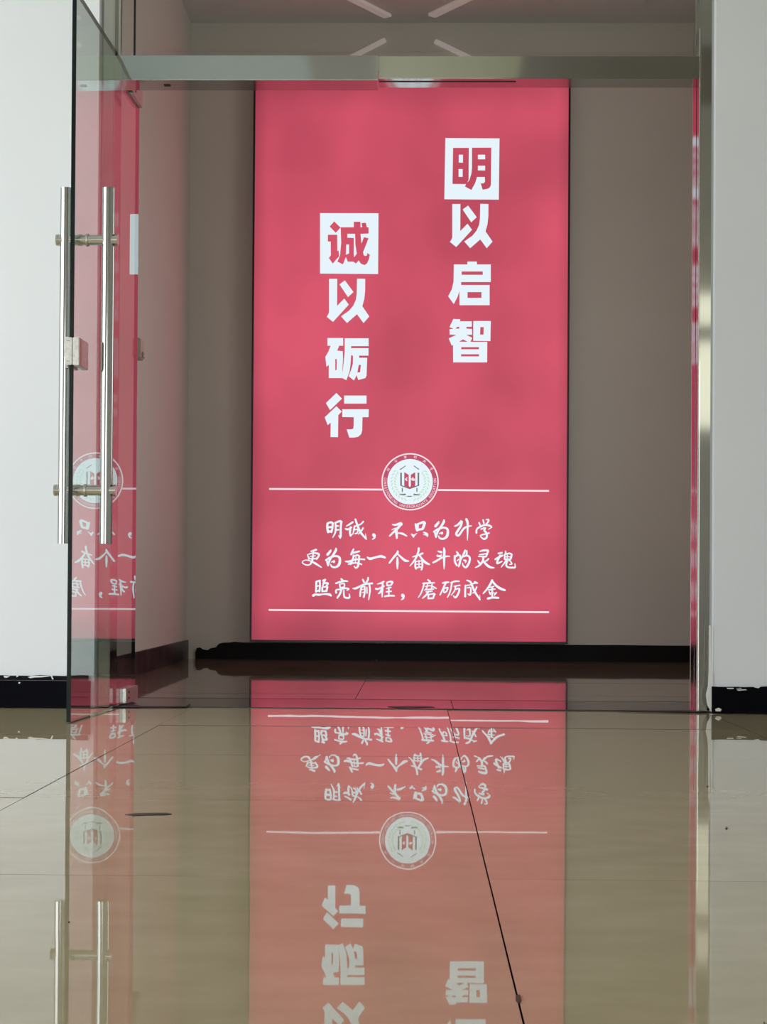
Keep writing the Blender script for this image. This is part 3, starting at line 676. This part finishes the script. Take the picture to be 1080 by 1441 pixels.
# latin lettering round the bottom
txt = 'CORRESPONDING UNDERGRADUATE EDUCATION'
verts, faces = [], []
A0, A1 = math.radians(187), math.radians(-5)   # from the left, through the bottom, to the right (y down)
import numpy as np
for i, ch in enumerate(txt):
    if ch == ' ': continue
    cu = bpy.data.curves.new('t', 'FONT'); cu.body = ch; cu.align_x = 'CENTER'; cu.size = 5.2; cu.offset = 0.02; cu.resolution_u = 2
    to = bpy.data.objects.new('t', cu); me = bpy.data.meshes.new_from_object(to)
    t = i / (len(txt) - 1); a = A0 + (A1 - A0) * t; rr = 36.9
    cxx, cyy = ex + math.cos(a) * rr, ey + math.sin(a) * rr; ro = a - math.pi / 2
    b = len(verts)
    for v in me.vertices:
        u, w_ = v.co.x * 0.86, -v.co.y
        q = atY(cxx + u * math.cos(ro) - w_ * math.sin(ro), cyy + u * math.sin(ro) + w_ * math.cos(ro), YB)
        verts.append((q.x, -0.0040, q.z))
    for p in me.polygons: faces.append([b + j for j in p.vertices])
    bpy.data.objects.remove(to); bpy.data.meshes.remove(me); bpy.data.curves.remove(cu)
me = bpy.data.meshes.new('emblem_lettering'); me.from_pydata(verts, [], faces); me.materials.append(M['pink_white'])
link('emblem_lettering', me, face)

# ---------------------------------------------------------------- small things in the lobby
# faintly glowing strips built for unidentified pale streaks where lobby ceiling and back wall meet, two on the ceiling and two on the wall
def strip_on(pa, pb, w, fn, name, label):
    a, b = fn(*pa), fn(*pb)
    d = (b - a); L_ = d.length
    bm = bmesh.new(); bx(bm, (0, -w / 2, -0.008), (L_, w / 2, 0.008), 0.003)
    o = obj(name, bm, M['strip']); o.location = a
    xax = d.normalized(); nrm = Vector((0, 0, -1)) if fn is on_ceil else Vector((0, -1, 0))
    yax = nrm.cross(xax).normalized()
    o.matrix_world = Matrix.Translation(a) @ Matrix((xax, yax, nrm)).transposed().to_4x4()
    tag(o, label, 'light strip'); return o
on_ceil = lambda x, y: atZ(x, y, CEIL - 0.008)
on_wall = lambda x, y: atY(x, y, YW - 0.008)
strip_on((492, -4), (546, 23), 0.05, on_ceil, 'pale_strip', 'pale strip on the lobby ceiling running in from the upper left')
strip_on((662, -4), (608, 22), 0.05, on_ceil, 'pale_strip', 'pale strip on the lobby ceiling running in from the upper right')
strip_on((488, 84), (543, 56), 0.026, on_wall, 'pale_strip', 'pale strip above the light box slanting down to the left')
strip_on((666, 84), (612, 58), 0.026, on_wall, 'pale_strip', 'pale strip above the light box slanting down to the right')
# switch on the side wall
q0 = atX(193, 486, LX0 + 0.03); q1 = atX(206, 486, LX0 + 0.03); yc = 0.5 * (q0.y + q1.y); zc = q0.z
sw = empty('light_switch', (LX0, yc, zc)); tag(sw, 'yellowed wall switch on the lobby side wall beside the glass door', 'switch')
box('switch_box', (0, -0.05, -0.042), (0.032, 0.05, 0.042), M['switch'], sw, 0.004)
box('switch_rocker', (0.032, -0.012, -0.035), (0.040, 0.030, -0.012), M['switch'], sw, 0.002)

# ---------------------------------------------------------------- marks on the floor
def flat(name, pts, m, parent, z=0.0012):
    bm = bmesh.new(); a = [bm.verts.new((*atZ(x, y).xy, z)) for x, y in pts]; c = [bm.verts.new((*atZ(x, y).xy, 0.0002)) for x, y in pts]
    bm.faces.new(a); bm.faces.new(c[::-1])
    for i in range(len(a)): bm.faces.new((a[i], c[i], c[(i + 1) % len(a)], a[(i + 1) % len(a)]))
    return obj(name, bm, m, parent)
flat('scuff_mark', [(176, 1147), (190, 1145.3), (215, 1144.6), (236, 1144.6), (242, 1146.4), (232, 1147.4), (205, 1147.8), (186, 1148.6)], M['stain'], floor)
flat('sealant_smear', [(150, 993.4), (176, 990.5), (184, 991.0), (200, 994.2), (240, 994.4), (262, 993.8), (267, 990.6), (268, 991.6), (264, 995.2), (240, 995.6), (196, 995.6), (160, 995.4)], M['dark'], floor)
flat('sealant_smear', [(546, 994.6), (575, 993.8), (605, 994.2), (612, 995.4), (590, 996.0), (560, 996.2)], M['dark'], floor)
flat('sealant_smear', [(870, 999.4), (930, 1000.0), (966, 999.2), (985, 1000.8), (1000, 1001.4), (985, 1002.0), (900, 1000.6)], M['stain'], floor)
flat('grime_spot', [(726, 1402), (732, 1401), (734, 1409), (730, 1413), (726, 1409)], M['stain'], floor)
for x, y, r_ in ((1023, 1166, 1.6), (996, 1107, 1.2), (97, 1298, 1.2), (1076, 1440, 1)):
    flat('grime_spot', [(x + r_ * math.cos(k), y + r_ * math.sin(k)) for k in range(6)], M['stain'], floor)
